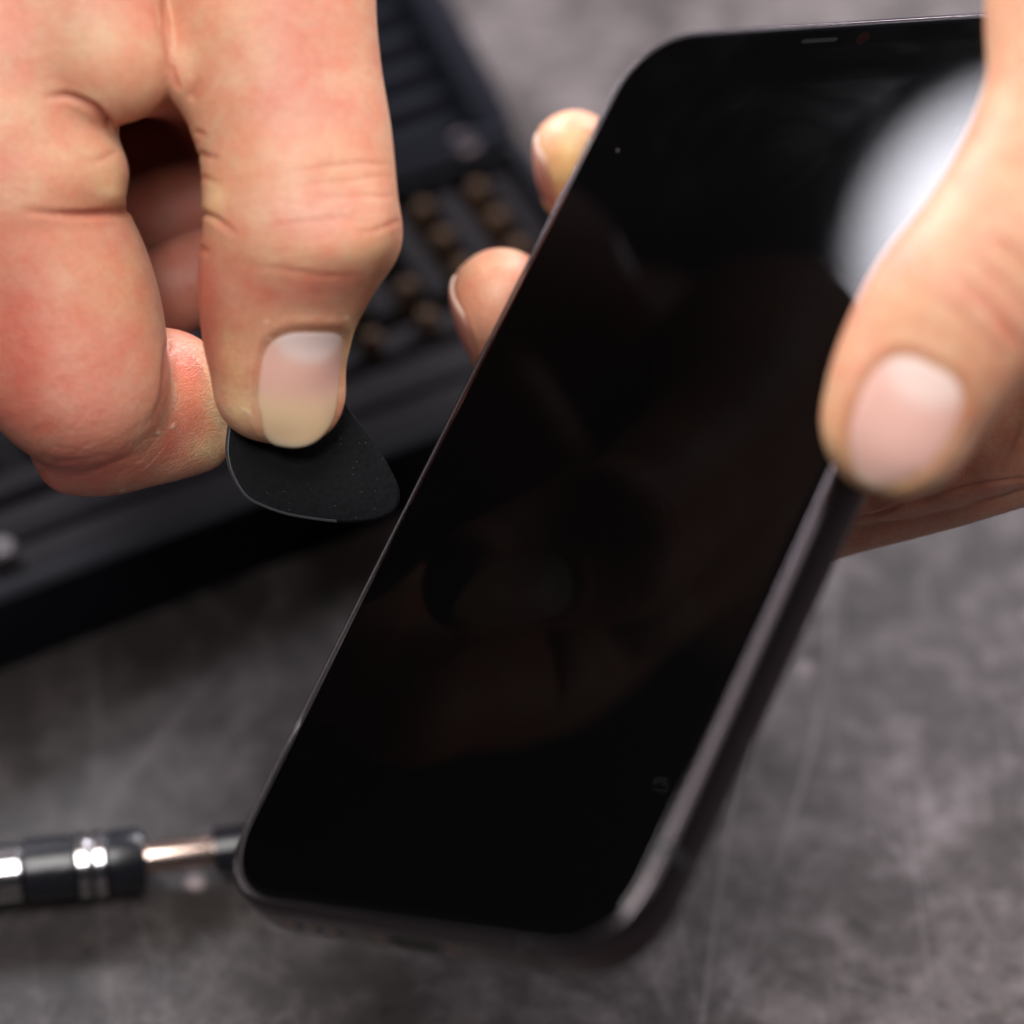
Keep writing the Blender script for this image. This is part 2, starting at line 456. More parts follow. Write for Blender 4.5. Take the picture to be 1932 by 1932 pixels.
# ================================================================== PHONE
RP = np.array([[0.72445, 0.40532, -0.55757], [-0.03535, 0.82965, 0.55717], [0.68842, -0.38393, 0.61537]])
TP = np.array([15.65, 8.78, -543.02])
def rrect(w, h, r, n=14, e=2.25):
    pts = []
    for cx, cy, a0 in ((w/2-r, h/2-r, 0), (-w/2+r, h/2-r, 90), (-w/2+r, -h/2+r, 180), (w/2-r, -h/2+r, 270)):
        for i in range(n + 1):
            a = math.radians(a0 + 90 * i / n); c, s = math.cos(a), math.sin(a)
            pts.append((cx + r * math.copysign(abs(c) ** (2 / e), c), cy + r * math.copysign(abs(s) ** (2 / e), s)))
    return pts
def loft(rings):   # rings: list of (list of xy, z) all the same length; closed both ends
    V = []; Fc = []; n = len(rings[0][0])
    for xy, z in rings: V += [(x, y, z) for x, y in xy]
    for k in range(len(rings) - 1):
        for i in range(n):
            j = (i + 1) % n; Fc.append((k*n+i, k*n+j, (k+1)*n+j, (k+1)*n+i))
    Fc.append(tuple(range(n))[::-1]); Fc.append(tuple((len(rings)-1)*n + i for i in range(n)))
    return V, Fc
MW = Matrix([[*(RC @ RP)[i], cam2w(TP)[i]] for i in range(3)] + [[0, 0, 0, 1]])
phone = empty('smartphone', None, 'black smartphone with blank screen, held tilted over the table', 'smartphone', matrix=MW)
def local_obj(name, V, Fc, mat, parent, smooth=True, sharp=None):
    o = mesh_obj(name, np.array(V, float) * .001, Fc, mat, parent, smooth)
    if sharp: o.data.set_sharp_from_angle(angle=math.radians(sharp))
    return o
def screen_material(name='screen_glass', power=6.0, gain=.9, face=.0042):
    m, nt, b = new_mat(name); L = nt.links
    b.inputs['Base Color'].default_value = (.0012, .0011, .0012, 1); b.inputs['Roughness'].default_value = .035
    b.inputs['Specular IOR Level'].default_value = .18
    tc = N(nt, 'ShaderNodeTexCoord')
    # dust and lint lying on the glass
    vo = N(nt, 'ShaderNodeTexVoronoi', Scale=210.0, feature='F1')
    nz = N(nt, 'ShaderNodeTexNoise', Scale=1500.0, Detail=1.0)
    mp = N(nt, 'ShaderNodeMapping'); mp.inputs['Scale'].default_value = (1, 1.0, .001)
    L.new(tc.outputs['Object'], mp.inputs['Vector'])
    va = N(nt, 'ShaderNodeVectorMath', operation='MULTIPLY_ADD'); va.inputs[1].default_value = (.0007,) * 3
    L.new(mp.outputs['Vector'], nz.inputs['Vector']); L.new(nz.outputs['Color'], va.inputs[0]); L.new(mp.outputs['Vector'], va.inputs[2])
    L.new(va.outputs['Vector'], vo.inputs['Vector'])
    lt = N(nt, 'ShaderNodeMath', operation='LESS_THAN'); lt.inputs[1].default_value = .024; L.new(vo.outputs['Distance'], lt.inputs[0])
    sp = N(nt, 'ShaderNodeSeparateColor'); L.new(vo.outputs['Color'], sp.inputs['Color'])
    g1 = N(nt, 'ShaderNodeMath', operation='GREATER_THAN'); g1.inputs[1].default_value = .80; L.new(sp.outputs['Red'], g1.inputs[0])
    mu = N(nt, 'ShaderNodeMath', operation='MULTIPLY'); L.new(lt.outputs[0], mu.inputs[0]); L.new(g1.outputs[0], mu.inputs[1])
    mx = N(nt, 'ShaderNodeMix', data_type='RGBA'); mx.inputs[6].default_value = (.0012, .0011, .0012, 1); mx.inputs[7].default_value = (.34, .32, .30, 1)
    L.new(mu.outputs[0], mx.inputs['Factor']); L.new(mx.outputs[2], b.inputs['Base Color'])
    r = N(nt, 'ShaderNodeMapRange'); r.inputs['To Min'].default_value = .035; r.inputs['To Max'].default_value = .7
    L.new(mu.outputs[0], r.inputs['Value']); L.new(r.outputs['Result'], b.inputs['Roughness'])
    # anti-reflection coated glass: very little is mirrored face-on, much at grazing angles
    b.inputs['Specular IOR Level'].default_value = 0.0; b.inputs['Roughness'].default_value = .9
    b.inputs['IOR'].default_value = 1.001
    gs = N(nt, 'ShaderNodeBsdfGlossy', Roughness=.035); gs.inputs['Color'].default_value = (1, .98, 1, 1)
    # faint finger smears vary the polish
    sm = N(nt, 'ShaderNodeTexNoise', Scale=38.0, Detail=5.0, Distortion=1.5); L.new(tc.outputs['Object'], sm.inputs['Vector'])
    sr_ = N(nt, 'ShaderNodeMapRange'); sr_.inputs['From Min'].default_value = .45; sr_.inputs['From Max'].default_value = .75
    sr_.inputs['To Min'].default_value = .03; sr_.inputs['To Max'].default_value = .075; L.new(sm.outputs['Fac'], sr_.inputs['Value']); L.new(sr_.outputs['Result'], gs.inputs['Roughness'])
    lw = N(nt, 'ShaderNodeLayerWeight', Blend=.5)
    pw = N(nt, 'ShaderNodeMath', operation='POWER'); pw.inputs[1].default_value = power; L.new(lw.outputs['Facing'], pw.inputs[0])
    ma = N(nt, 'ShaderNodeMath', operation='MULTIPLY_ADD'); ma.inputs[1].default_value = gain; ma.inputs[2].default_value = face; L.new(pw.outputs[0], ma.inputs[0])
    ms = N(nt, 'ShaderNodeMixShader'); L.new(ma.outputs[0], ms.inputs['Fac']); L.new(b.outputs[0], ms.inputs[1]); L.new(gs.outputs[0], ms.inputs[2])
    L.new(ms.outputs[0], nt.nodes['Material Output'].inputs['Surface'])
    return m
M_SCREEN = screen_material()
M_RIM = screen_material('screen_rim_glass', 2.0, .9, .02)
M_FRAME = simple('dark_anodised_frame', (.072, .060, .066), .27, .95, bump=.00001, bscale=6000)
M_BACK = simple('black_back_glass', (.006, .006, .007), .08)
M_SEAM = simple('black_gasket', (.004, .004, .004), .6)
M_BAND = simple('antenna_plastic', (.012, .011, .012), .5)
M_SLOT = simple('speaker_mesh', (.0035, .0033, .004), .8, spec=.04, bump=.00005, bscale=9000)
M_LENS = simple('camera_lens', (.0045, .0022, .002), .8, spec=.0)
# frame: rounded edge band
rings = []
fw, fh, fr = 75.7, 150.9, 12.6
PROF = [(1.32, -.8), (1.30, -.37), (1.22, -.34), (1.05, -.38), (.80, -.51), (.56, -.73), (.36, -1.04), (.20, -1.48), (.08, -2.2), (.01, -3.1), (0, -4.2)]
PROF = PROF + [(i_, -8.4 - z_) for i_, z_ in PROF[::-1][1:-1]]
for ins, z in PROF: rings.append((rrect(fw - 2*ins, fh - 2*ins, fr - ins, e=2.2), z))
V, Fc = loft(rings)
frame = local_obj('frame', V, Fc, M_FRAME, phone, True, 75)
V, Fc = loft([(rrect(73.08, 148.28, 11.3, e=2.2), -1.0), (rrect(73.08, 148.28, 11.3, e=2.2), -.5)])
local_obj('gasket', V, Fc, M_SEAM, phone, True, 30)
V, Fc = loft([(rrect(70.5, 145.7, 10.05, e=2.2), z) for z in (-.5, 0)])
screen = local_obj('screen', V, Fc, M_SCREEN, phone, True, 60)
gl = [(.0, -.78), (.0, -.62), (.10, -.49), (.30, -.33), (.56, -.18), (.88, -.07), (1.27, -.002), (1.27, -.3)]
V, Fc = loft([(rrect(73.02-2*i, 148.22-2*i, 11.3-i, e=2.2), z) for i, z in gl]); Fc = Fc[:-2]
local_obj('screen_rim', V, Fc, M_RIM, screen, True, 60)
gb = [(.0, -7.5), (.0, -7.9), (.15, -8.15), (.6, -8.3), (1.4, -8.32)]
V, Fc = loft([(rrect(73.4-2*i, 148.6-2*i, 11.5-i, e=2.2), z) for i, z in gb][::-1])
local_obj('back_glass', V, Fc, M_BACK, phone, True, 60)
# earpiece slot and front camera under the glass top edge
V, Fc = loft([(rrect(6.6, .75, .37, 6, 2), z) for z in (-.1, .006)]); o = local_obj('earpiece', [(x - .4, y + 71.0, z) for x, y, z in V], Fc, M_SLOT, phone, False)
V, Fc = loft([(rrect(2*r, 2*r, r, 8, 2), z) for r, z in ((1.15, -.1), (1.15, .006))]); cam_l = local_obj('front_camera', [(x + 7.6, y + 70.9, z) for x, y, z in V], Fc, M_LENS, phone, True, 30)
# antenna bands around the frame: thin shells following the edge profile
def band(x0, y0, along, w):
    V = []; Fc = []; BP = PROF[2:-2]; K = len(BP)
    for k in range(K):
        ins, z = BP[k]; ins -= .05; z += .05 if k < 4 else 0
        for s in (-w / 2, w / 2):
            if along == 'y': V.append((math.copysign(fw / 2 - ins, x0), y0 + s, z))
            else: V.append((x0 + s, math.copysign(fh / 2 - ins, y0), z))
    for k in range(K - 1): Fc.append((2*k, 2*k+1, 2*k+3, 2*k+2))
    return local_obj('antenna_band', V, Fc, M_BAND, phone, True)
band(1, -58.9, 'y', 1.5); band(1, 58.9, 'y', 1.1); band(-1, -58.9, 'y', 1.1); band(-1, 58.9, 'y', 1.1)
band(22, -1, 'x', 1.1); band(-22, 1, 'x', 1.1)
# bottom: speaker holes, screws, connector
def disc(x, y, z, r, nrm, mat, name, d=.04, n=14):
    V = []; 
    for k in range(n):
        a = 2 * math.pi * k / n
        if nrm == 'y': V.append((x + r * math.cos(a), y - d, z + r * math.sin(a)))
        else: V.append((x + d, y + r * math.cos(a), z + r * math.sin(a)))
    V2 = [((x + r*.6*math.cos(2*math.pi*k/n), y - d*2.2, z + r*.6*math.sin(2*math.pi*k/n)) if nrm == 'y' else (x + d*2.2, y + r*.6*math.cos(2*math.pi*k/n), z + r*.6*math.sin(2*math.pi*k/n))) for k in range(n)]
    Fc = [(k, (k+1) % n, n + (k+1) % n, n + k) for k in range(n)] + [tuple(range(n, 2*n))]
    return local_obj(name, V + V2, Fc, mat, phone, True)
M_HOLE = simple('hole_dark', (.002, .002, .002), .9)
M_SCREW = simple('screw_bronze', (.32, .17, .09), .3, .9)
for i in range(6): disc(-24.0 + i * 2.05, -fh/2, -4.3, .62, 'y', M_SCREW if i % 2 == 0 else M_HOLE, 'speaker_hole')
for i in range(6): disc(13.5 + i * 2.05, -fh/2, -4.3, .62, 'y', M_HOLE, 'microphone_hole')
disc(-6.6, -fh/2, -4.3, .75, 'y', M_SCREW, 'screw'); disc(6.6, -fh/2, -4.3, .75, 'y', M_SCREW, 'screw')
disc(fw/2, -40.5, -4.6, .5, 'x', M_HOLE, 'tray_hole')
V, Fc = loft([(rrect(9.4, 2.9, 1.45, 8, 2), z) for z in (0, .04)])
local_obj('charging_port', [(x, -fh/2 - z, -4.3 + y) for x, y, z in V], Fc, M_HOLE, phone, True)
# side key
V, Fc = loft([(rrect(19, 2.6, 1.3, 8, 2), z) for z in (-.2, .38, .5)])
local_obj('side_button', [(fw/2 + z, 22 + x, -4.2 + y) for x, y, z in V], Fc, M_FRAME, phone, True, 40)

# ================================================================== PICK
po = [(634,735),(649,757),(663,778),(680,800),(695,820),(712,845),(727,868),(739,890),(749,911),(753,924),(754,936),(752,948),(746,962),(733,972),(715,979),(695,983),(653,986),(620,984),(589,980),(543,972),(503,959),(469,943),(452,925),(440,905),(431,884),(426,860),(425,845),(426,832),(429,807),(437,770),(448,740),(468,708),(498,682),(532,668),(566,668),(592,682),(614,706)]
def pick_pt(px, py, off):
    # plate plane: through the tip, leaning back a little at the top
    dz = 0.6 + (754 - px) * .0045 + (936 - py) * -.004
    return C(px, py, dz + off)
cx, cy = np.mean([p[0] for p in po]), np.mean([p[1] for p in po])
P2 = np.array(po, float)
for _ in range(2):   # refine outline
    a = P2; b = np.roll(P2, -1, 0); m = (a + b) / 2 + ((a + b) / 2 - (np.roll(a, 1, 0) + np.roll(b, -1, 0)) / 2) * .125
    P2 = np.stack([a, m], 1).reshape(-1, 2)
V = []; rr = [(.955, -.62), (.988, -.60), (1.0, -.42), (1.004, -.1), (1.0, .2), (.99, .38), (.965, .46)]
for s, off in rr:
    for x, y in P2:
        V.append(pick_pt(cx + (x - cx) * s, cy + (y - cy) * s, off))
n = len(P2); Fc = []
for k in range(len(rr) - 1):
    for i in range(n):
        j = (i + 1) % n; Fc.append((k*n+i, (k+1)*n+i, (k+1)*n+j, k*n+j))
Fc.append(tuple(range(n))); Fc.append(tuple((len(rr)-1)*n + i for i in range(n))[::-1])
M_PICK = simple('black_matte_plastic', (.003, .003, .004), .5, bump=.00003, bscale=5000, var=.45, vscale=1500, spec=.06, dust=.22)
V = cam2w(np.array(V)); og = V.mean(0)
pick = mesh_obj('opening_pick', V, Fc, M_PICK, None, True, None, og); pick.location = og
pick.data.materials.append(simple('pick_edge_highlight', (.035, .035, .04), .30, spec=.9))  # paler, glossier rim at lower left: highlight put into the edge colour
pick.data.polygons.foreach_set('material_index', [1 if n * 3 <= i < n * 6 and P2[i % n, 1] > 800 and P2[i % n, 0] < 640 else 0 for i in range(len(pick.data.polygons))])
pick.data.set_sharp_from_angle(angle=math.radians(50))
tag(pick, 'black rounded triangular plastic pick pinched in fingers, touching the phone edge', 'pick')
print('basic', time.time() - T0)

# ================================================================== HAND WITH THE PICK
VOX = .62
thenar = Chain([sr(100,-160,250,-34), sr(300,-140,250,-34), sr(470,60,215,-42), sr(520,260,165,-50), sr(505,420,120,-54)], k=4)
deep = Chain([sr(-90,-50,215,-34), sr(-100,-20,215,-56), sr(-100,10,190,-78)], k=5)
deep2 = Chain([sr(180,-70,225,-40), sr(260,-50,235,-62), sr(300,0,215,-82)], k=5)
thumb = Chain([st(60,-520,600,-560,0), st(240,-260,690,-300,8), st(306,-100,705,-100,13), st(308,30,706,30,15), st(340,150,717,150,16), st(378,262,735,262,17),
               st(386,345,742,345,18), st(391,405,746,410,18), st(388,445,733,452,17), st(381,495,706,503,15.5), st(379,545,682,550,14), st(383,598,664,600,12.5),
               st(392,655,652,657,11.5), st(413,722,636,722,10.2)], k=1.0, sub=4, flat=.88)
idxA = Chain([st(-160,-420,260,-400,8), st(-60,-210,300,-200,15), st(30,-60,312,-60,19), st(52,30,314,30,20), st(84,108,338,108,20)], k=1.2, flat=.9)
idxBC = Chain([st(-210,120,205,140,12), st(-190,230,219,236,13), st(-160,300,219,300,13.5), st(-148,350,222,350,13.5), st(-140,395,206,398,13), st(-126,440,230,436,12),
               st(-108,500,265,496,10.5), st(-90,560,290,556,9.5), st(-72,625,306,622,9), st(-45,690,314,684,9), st(-5,728,315,724,8), sr(169,755,140,5)], k=1.2, flat=.92)
fillA = Chain([sr(-90,-260,200,6), sr(-10,-70,165,13), sr(40,92,150,17)], k=5, flat=.9)
web = Chain([sr(205,100,122,4), sr(285,105,114,-12), sr(330,98,126,-30), sr(345,80,140,-46)], k=3)
dip = Chain([sr(136,866,67,1), sr(205,860,70,0), sr(275,838,75,-2), sr(335,822,77,-4), sr(386,838,46,-5)], k=4.0)
idxD = Chain([sr(190,790,128,3), sr(250,768,130,-1), sr(306,752,133,-4.2)], k=2.4, flat=.9)
mid = Chain([sr(-200,20,170,-20), sr(-190,300,150,-22), sr(-110,600,125,-22), sr(-35,712,98,-22), sr(150,650,94,-25), sr(350,532,86,-27), sr(480,505,82,-27)], k=1.5)
rin = Chain([sr(-200,20,170,-36), sr(-200,260,140,-40), sr(-120,480,120,-42), sr(60,520,94,-44), sr(322,402,88,-46), sr(450,372,82,-46)], k=1.5)
pin = Chain([sr(-180,20,150,-52), sr(-180,200,120,-58), sr(-100,370,100,-62), sr(60,400,86,-62), sr(300,290,78,-62), sr(420,250,72,-60)], k=1.5)
palm = Chain([sr(-60,-40,220,-36), sr(60,-120,270,-30), sr(60,-300,310,-24), sr(-60,-560,320,-18), sr(-260,-820,290,-14), sr(-440,-1020,260,-12), sr(-760,-1340,300,-8), sr(-1050,-1640,340,-4)], k=6, flat=.75)
SL = Sculpt([(1.2, [palm, deep, deep2, thenar, web]), (1.2, [mid]), (1.2, [rin]), (1.2, [pin]), (2.0, [idxA, fillA]), (2.4, [idxBC, dip, Ball(C(118,326,17), (8.8,5.9,7.5), 3.0), idxD]), (.8, [thumb,
      Ball(C(348,128,19), (3.2,5.2,5), 2.2), Ball(C(482,748,9.5), (4.6,4.6,4.6), 3.5), Ball(C(572,756,9.2), (5.2,5.2,4.6), 3.5), Ball(C(697,448,15.5), (3.7,4.2,4.5), 3.5), Ball(C(600,440,24), (7,5,4), 5)])])
BASE = (.63, .33, .205)
lo = np.minimum(C(-450, 1000, -75), C(-450, 1000, 30)); hi = C(1000, -1500, -75)
V, Q = sculpt_mesh(SL, VOX)
print('left hand', len(V), time.time() - T0)
sk = Skin(V, Q, BASE)
m = hashnoise(V, .13, 1); sk.blend(np.clip((m - .45) * 1.3, 0, .45), (.58, .19, .14)); m = hashnoise(V, .19, 2); sk.blend(np.clip((m - .5) * 1.2, 0, .4), (.66, .42, .28))
# palmar creases of the forefinger
sk.groove([(80,184),(125,181),(152,190),(179,204),(196,222),(208,237)], 7, 1.0, fade=(.7, 0), red=.7, dzmin=4)
sk.groove([(40,398),(100,405),(160,406),(195,403),(236,399)], 7, .75, fade=(.85, 0), red=.6, dzmin=4)
sk.groove([(318,640),(313,690),(309,740),(302,768),(288,792),(268,806)], 6, .4, fade=(.1, .7), red=.4, dzmin=0)
sk.groove([(70,858),(110,872),(160,868),(212,856)], 5, .14, fade=(.3, .5), red=.4)
sk.groove([(120,905),(170,890),(230,868),(280,846)], 5, .10, fade=(.4, .5), red=.25)
sk.groove([(215,290),(180,305),(150,300)], 6, .25, fade=(0, .6), red=.3, dzmin=4)
# web fold between the two digits
sk.groove([(309,-60),(311,70),(322,125),(336,165)], 4, .3, fade=(0, 0), red=.6, dzmin=4)
for k in range(4): sk.groove([(288+4*k,0+9*k),(296+3*k,40+8*k),(302,78+4*k)], 2.2, .15, fade=(.3,.4))
# thumb: flexion creases on its left edge and knuckle wrinkles
sk.groove([(358,190),(366,170),(378,140)], 8, .35, fade=(.2,.7), red=.35, dzmin=4)
sk.groove([(386,402),(400,408),(420,422),(446,444)], 6, .55, fade=(0,.8), red=.55, dzmin=2)
sk.groove([(380,292),(395,296),(418,300)], 6, .35, fade=(0,.6), red=.4, dzmin=2)
sk.groove([(372,250),(392,258)], 5, .25, fade=(0,.6), red=.3, dzmin=2)
sk.groove([(384,335),(400,342),(420,345)], 5, .25, fade=(0,.6), red=.3, dzmin=2)
sk.groove([(381,470),(396,480)], 6, .3, fade=(0,.6), red=.3, dzmin=2)
sk.groove([(482,432),(540,422),(610,416),(680,405)], 4.5, .10, fade=(.3,.4), red=.40)
sk.groove([(670,438),(700,436),(725,428),(748,418)], 4.5, .13, fade=(.5,.0), red=.45)
sk.groove([(530,330),(600,316),(680,308),(742,310)], 4.0, .12, fade=(.4,.2), red=.15)
sk.groove([(560,352),(640,344),(735,330)], 4.0, .10, fade=(.4,.2), red=.12)
sk.groove([(450,500),(530,506),(610,520),(690,518)], 6, .10, fade=(.4,.3), red=.35)
sk.groove([(580,378),(650,372),(745,372)], 3.5, .10, fade=(.4,.1), red=.18)
rs = random.Random(7)
for k in range(26):
    x = rs.uniform(480, 700); y = rs.uniform(355, 560); L = rs.uniform(20, 60); t = rs.uniform(-.15, .2)
    sk.groove([(x-L, y+L*t+3), (x, y), (x+L, y-L*t+2)], 2.3, .05, fade=(.5,.5), lip=.1)
for k in range(34):
    x = rs.uniform(60, 300); y = rs.uniform(780, 905); L = rs.uniform(10, 32); t = rs.uniform(-.2, 1.3)
    sk.groove([(x-L, y+L*t), (x, y), (x+L, y-L*t)], 2.2, .06, fade=(.5,.5), lip=.1)
sk.bulge(640, 470, 75, 42, -8, .7, dzmin=6); sk.bulge(215, 372, 26, 20, 0, .5, dzmin=2); sk.bulge(402, 385, 18, 26, 20, .4, dzmin=2)
# colour of the living skin: flushed and blanched zones, plus some painted shade
RED = (.50, .125, .095); DRED = (.40, .08, .06); PALE = (.74, .53, .29); PINK = (.70, .36, .29)
sk.blob(80, 690, 150, 150, 20, RED, .66, dzmin=0); sk.blob(30, 560, 60, 90, 0, RED, .6, dzmin=0); sk.blob(150, 888, 180, 58, -5, (.46,.115,.09), .85); sk.blob(20, 800, 70, 60, 40, DRED, .5, dzmin=-10); sk.blob(170, 760, 90, 60, 0, (.72,.38,.30), .35, dzmin=0); sk.blob(40, 700, 45, 60, 10, DRED, .4, dzmin=0); sk.blob(90, 800, 50, 30, 20, DRED, .35, dzmin=0)
sk.blob(352, 725, 36, 75, -12, (.66, .20, .11), .75, dzmax=6); sk.blob(335, 820, 60, 60, 0, RED, .55, dzmax=8)
sk.blob(412, 770, 22, 120, -10, PALE, .85, dzmax=5); sk.blob(395, 850, 34, 34, 0, PALE, .6, dzmax=5)
sk.blob(215, 350, 30, 40, 0, PALE, .6, dzmin=2); sk.blob(200, 290, 40, 40, 0, (.60,.40,.26), .4, dzmin=2)
sk.blob(402, 380, 24, 44, 8, PALE, .75, dzmin=2); sk.blob(392, 620, 40, 110, 3, DRED, .7, dzmin=2); sk.blob(386, 520, 24, 70, 0, RED, .6, dzmin=2); sk.blob(440, 690, 22, 70, -10, (.66,.36,.18), .55, dzmin=2)  # dark red down the thumb's left edge is painted shading
sk.blob(455, 770, 28, 50, -30, PALE, .75, dzmin=2); sk.blob(600, 400, 110, 45, -5, PINK, .55, dzmin=4); sk.blob(700, 470, 60, 30, -20, (.68,.42,.24), .5, dzmin=4)
sk.blob(560, 560, 130, 34, -2, RED, .40, dzmin=2); sk.blob(660, 640, 16, 60, 8, PALE, .8, dzmin=0)
sk.blob(200, 90, 110, 80, 0, (.66,.42,.27), .4, dzmin=4); sk.blob(540, 180, 120, 140, 0, PINK, .25, dzmin=4)
sk.blob(60, 120, 100, 60, 0, (.66,.42,.27), .3, dzmin=4)
sk.blend(np.clip((-3 - sk.dz) / 8, 0, 1) * .7 * (sk.y < 720), (.30, .085, .07))  # shade of the hollow painted into the deeper skin's colour
for (x, y) in ((506,641),(503,607),(325,805),(300,817),(230,926),(470,780),(462,774),(655,600)): sk.blob(x, y, 4.5, 3, rs.uniform(-40,20), (.8,.66,.52), .8); sk.bulge(x, y, 4.5, 3, 0, .12)
nl = Nail(C(523, 700, 10.4), C(520, 790, 9.0) - C(546, 610, 13.0), (.50, 0.0, .87), math.radians(46), -9.3, 9.4, 8.2)
nl.seat(sk)
HL = cam2w(C(150, 100, 0))
hand_a = empty('hand', HL, 'hand pinching the black pick between thumb and bent forefinger', 'hand')
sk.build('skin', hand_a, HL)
PAL = dict(bed=(.74,.41,.34), press=(.58,.8), presscol=(.80,.56,.32), lun=.26, luncol=(.86,.70,.66), free=.955, freecol=(.74,.62,.44))
nl.build(SL, hand_a, HL, PAL, lift=-.18, free=1.6)
print('left done', time.time() - T0)

# ================================================================== HAND HOLDING THE PHONE
TDZ = 54
rth = Chain([(C(1662,832,50), 98*.0685), (C(1676,800,51.5), 116*.0685), st(1562,745,1832,838,52.5), st(1577,680,1862,790,53.5), st(1604,606,1905,740,54), st(1650,515,1965,670,54.5), st(1727,417,2040,585,54),
             st(1794,317,2110,480,52.5), st(1847,205,2165,340,51), st(1868,125,2190,180,50), st(1862,30,2215,40,48), st(1868,-90,2260,-110,46), st(1900,-260,2380,-260,42)], k=1, flat=.85)
rf1 = Chain([(C(946,566,-25), 100*.0772), (C(975,618,-31), 104*.0775), (C(1035,680,-38), 108*.078), sr(1130,735,108,-38), sr(1350,810,112,-22), sr(1620,870,116,-3), sr(1932,795,118,4), sr(2200,690,150,10)], k=1.5)
rf2 = Chain([(C(1084,288,-34), 82*.078), (C(1108,340,-40), 90*.079), (C(1165,410,-48), 98*.08), sr(1280,480,104,-46), sr(1560,580,112,-28), sr(1850,620,120,-12), sr(2200,560,160,4)], k=1.5)
rf3 = Chain([sr(1330,250,90,-52), sr(1500,330,104,-44), sr(1850,440,120,-28), sr(2200,420,160,-8)], k=1.5)
rf4 = Chain([sr(1230,1010,88,-26), sr(1420,985,104,-20), sr(1620,925,112,-10), sr(1780,882,113,-6), sr(1932,838,113,-4), sr(2200,740,150,4)], k=1.5)
rpalm = Chain([sr(2200,760,190,14), sr(2260,560,260,14), sr(2300,300,280,22), sr(2350,0,260,32), sr(2420,-200,240,34)], k=6, flat=.8)
rwr = Chain([sr(2300,250,300,20), sr(2650,120,320,16), sr(2950,20,290,12), sr(3300,-60,330,8)], k=6, flat=.75)
SR = Sculpt([(2, [rpalm, rwr]), (.8, [rf3]), (.8, [rf2]), (.6, [rf1]), (.6, [rf4]), (2.5, [rth])])
V, Q = sculpt_mesh(SR, VOX)
print('right hand', len(V), time.time() - T0)
sk = Skin(V, Q, (.62, .335, .20))
m = hashnoise(V, .13, 3); sk.blend(np.clip((m - .45) * 1.3, 0, .4), (.64, .27, .19)); m = hashnoise(V, .19, 4); sk.blend(np.clip((m - .5) * 1.2, 0, .4), (.66, .42, .27))
for g in ([(1800,470),(1850,500),(1900,540),(1960,600)], [(1830,560),(1880,600),(1930,650),(1960,690)], [(1790,505),(1840,545),(1890,600),(1930,660)], [(1860,430),(1910,470),(1960,520)], [(1760,560),(1810,590),(1860,640),(1900,690)]):
    sk.groove(g, 7, .28, dzmin=30, fade=(.4,.2), red=.35)
for k in range(24):
    x = rs.uniform(1760, 1932); y = rs.uniform(430, 690); L = rs.uniform(15, 45)
    sk.groove([(x-L, y-L*.8), (x, y), (x+L, y+L*.9)], 3, .07, dzmin=30, fade=(.5,.5), lip=.1)
sk.groove([(1560,992),(1603,981),(1651,971),(1689,959),(1737,947),(1790,928),(1843,914),(1960,900)], 4, .35, dzmax=25, fade=(0,0), red=.35)
for k in range(90):
    x = rs.uniform(1590, 1932); y0 = 1010 - (x - 1590) * .23; y = y0 + rs.uniform(-45, 35); L = rs.uniform(4, 22); t = rs.uniform(-.9, .35)
    sk.groove([(x-L, y-L*t), (x, y), (x+L, y+L*t)], 1.8, .06, dzmax=25, fade=(.5,.5), lip=.15)
sk.groove([(1877,905),(1900,860),(1925,800)], 5, .2, dzmax=30, fade=(.4,.2), red=.3)
sk.blob(1760, 960, 260, 80, -14, (.56,.23,.16), .55, dzmax=25); sk.blob(1850, 850, 120, 90, 0, (.56,.22,.17), .5, dzmax=25)
sk.blob(1790, 985, 200, 18, -14, (.66,.40,.28), .4, dzmax=25)
sk.blob(1815, 745, 36, 28, 20, (.60,.24,.11), .5, dzmin=30); sk.blob(1740, 600, 110, 36, 30, (.66,.38,.22), .45, dzmin=30)
sk.blob(1575, 830, 24, 90, -5, (.70,.46,.24), .6, dzmin=30); sk.blob(1690, 925, 120, 28, 0, (.74,.50,.25), .8, dzmin=30)
sk.blob(1800, 880, 34, 90, 35, (.74,.47,.32), .5, dzmin=30); sk.blob(1880, 580, 90, 60, 30, (.68,.34,.24), .4, dzmin=30)
sk.blob(1625, 690, 20, 60, 24, (.68,.38,.28), .4, dzmin=30)
# blanched pulps of the fingertips on the far edge
sk.blob(1068, 310, 34, 62, 12, (.74,.52,.22), .85, dzmax=0); sk.blob(1075, 215, 50, 24, 0, (.66,.36,.25), .6, dzmax=0)
sk.blob(935, 590, 34, 60, 20, (.64,.33,.22), .6, dzmax=0); sk.blob(975, 560, 20, 80, 22, (.58,.2,.16), .5, dzmax=0)
HR = cam2w(C(2200, 500, 10))
hand_b = empty('hand', HR, 'hand gripping the phone, thumb on its edge and fingers wrapped behind', 'hand')
n1 = Nail(C(1692, 790, 52.0), C(1652, 880, 51) - C(1758, 672, 54), (.02, 0.02, 1), math.radians(42), -10.0, 8.7, 9.0)
n2 = Nail(C(948, 570, -25), C(905, 480, -14) - C(975, 618, -31), (-.95, -.22, -.10), math.radians(48), -8.0, 5.6, 7.5)
n3 = Nail(C(1086, 292, -34), C(1062, 210, -22) - C(1108, 340, -40), (-.95, -.22, -.10), math.radians(48), -8.0, 4.6, 6.3)
for q in (n1, n2, n3): q.seat(sk)
sk.build('skin', hand_b, HR)
PR = dict(bed=(.84,.47,.40), press=(.9,.35), presscol=(.78,.58,.42), lun=.30, luncol=(.93,.70,.64), free=.97, freecol=(.80,.62,.46))
n1.build(SR, hand_b, HR, PR, lift=-.18, free=.3)
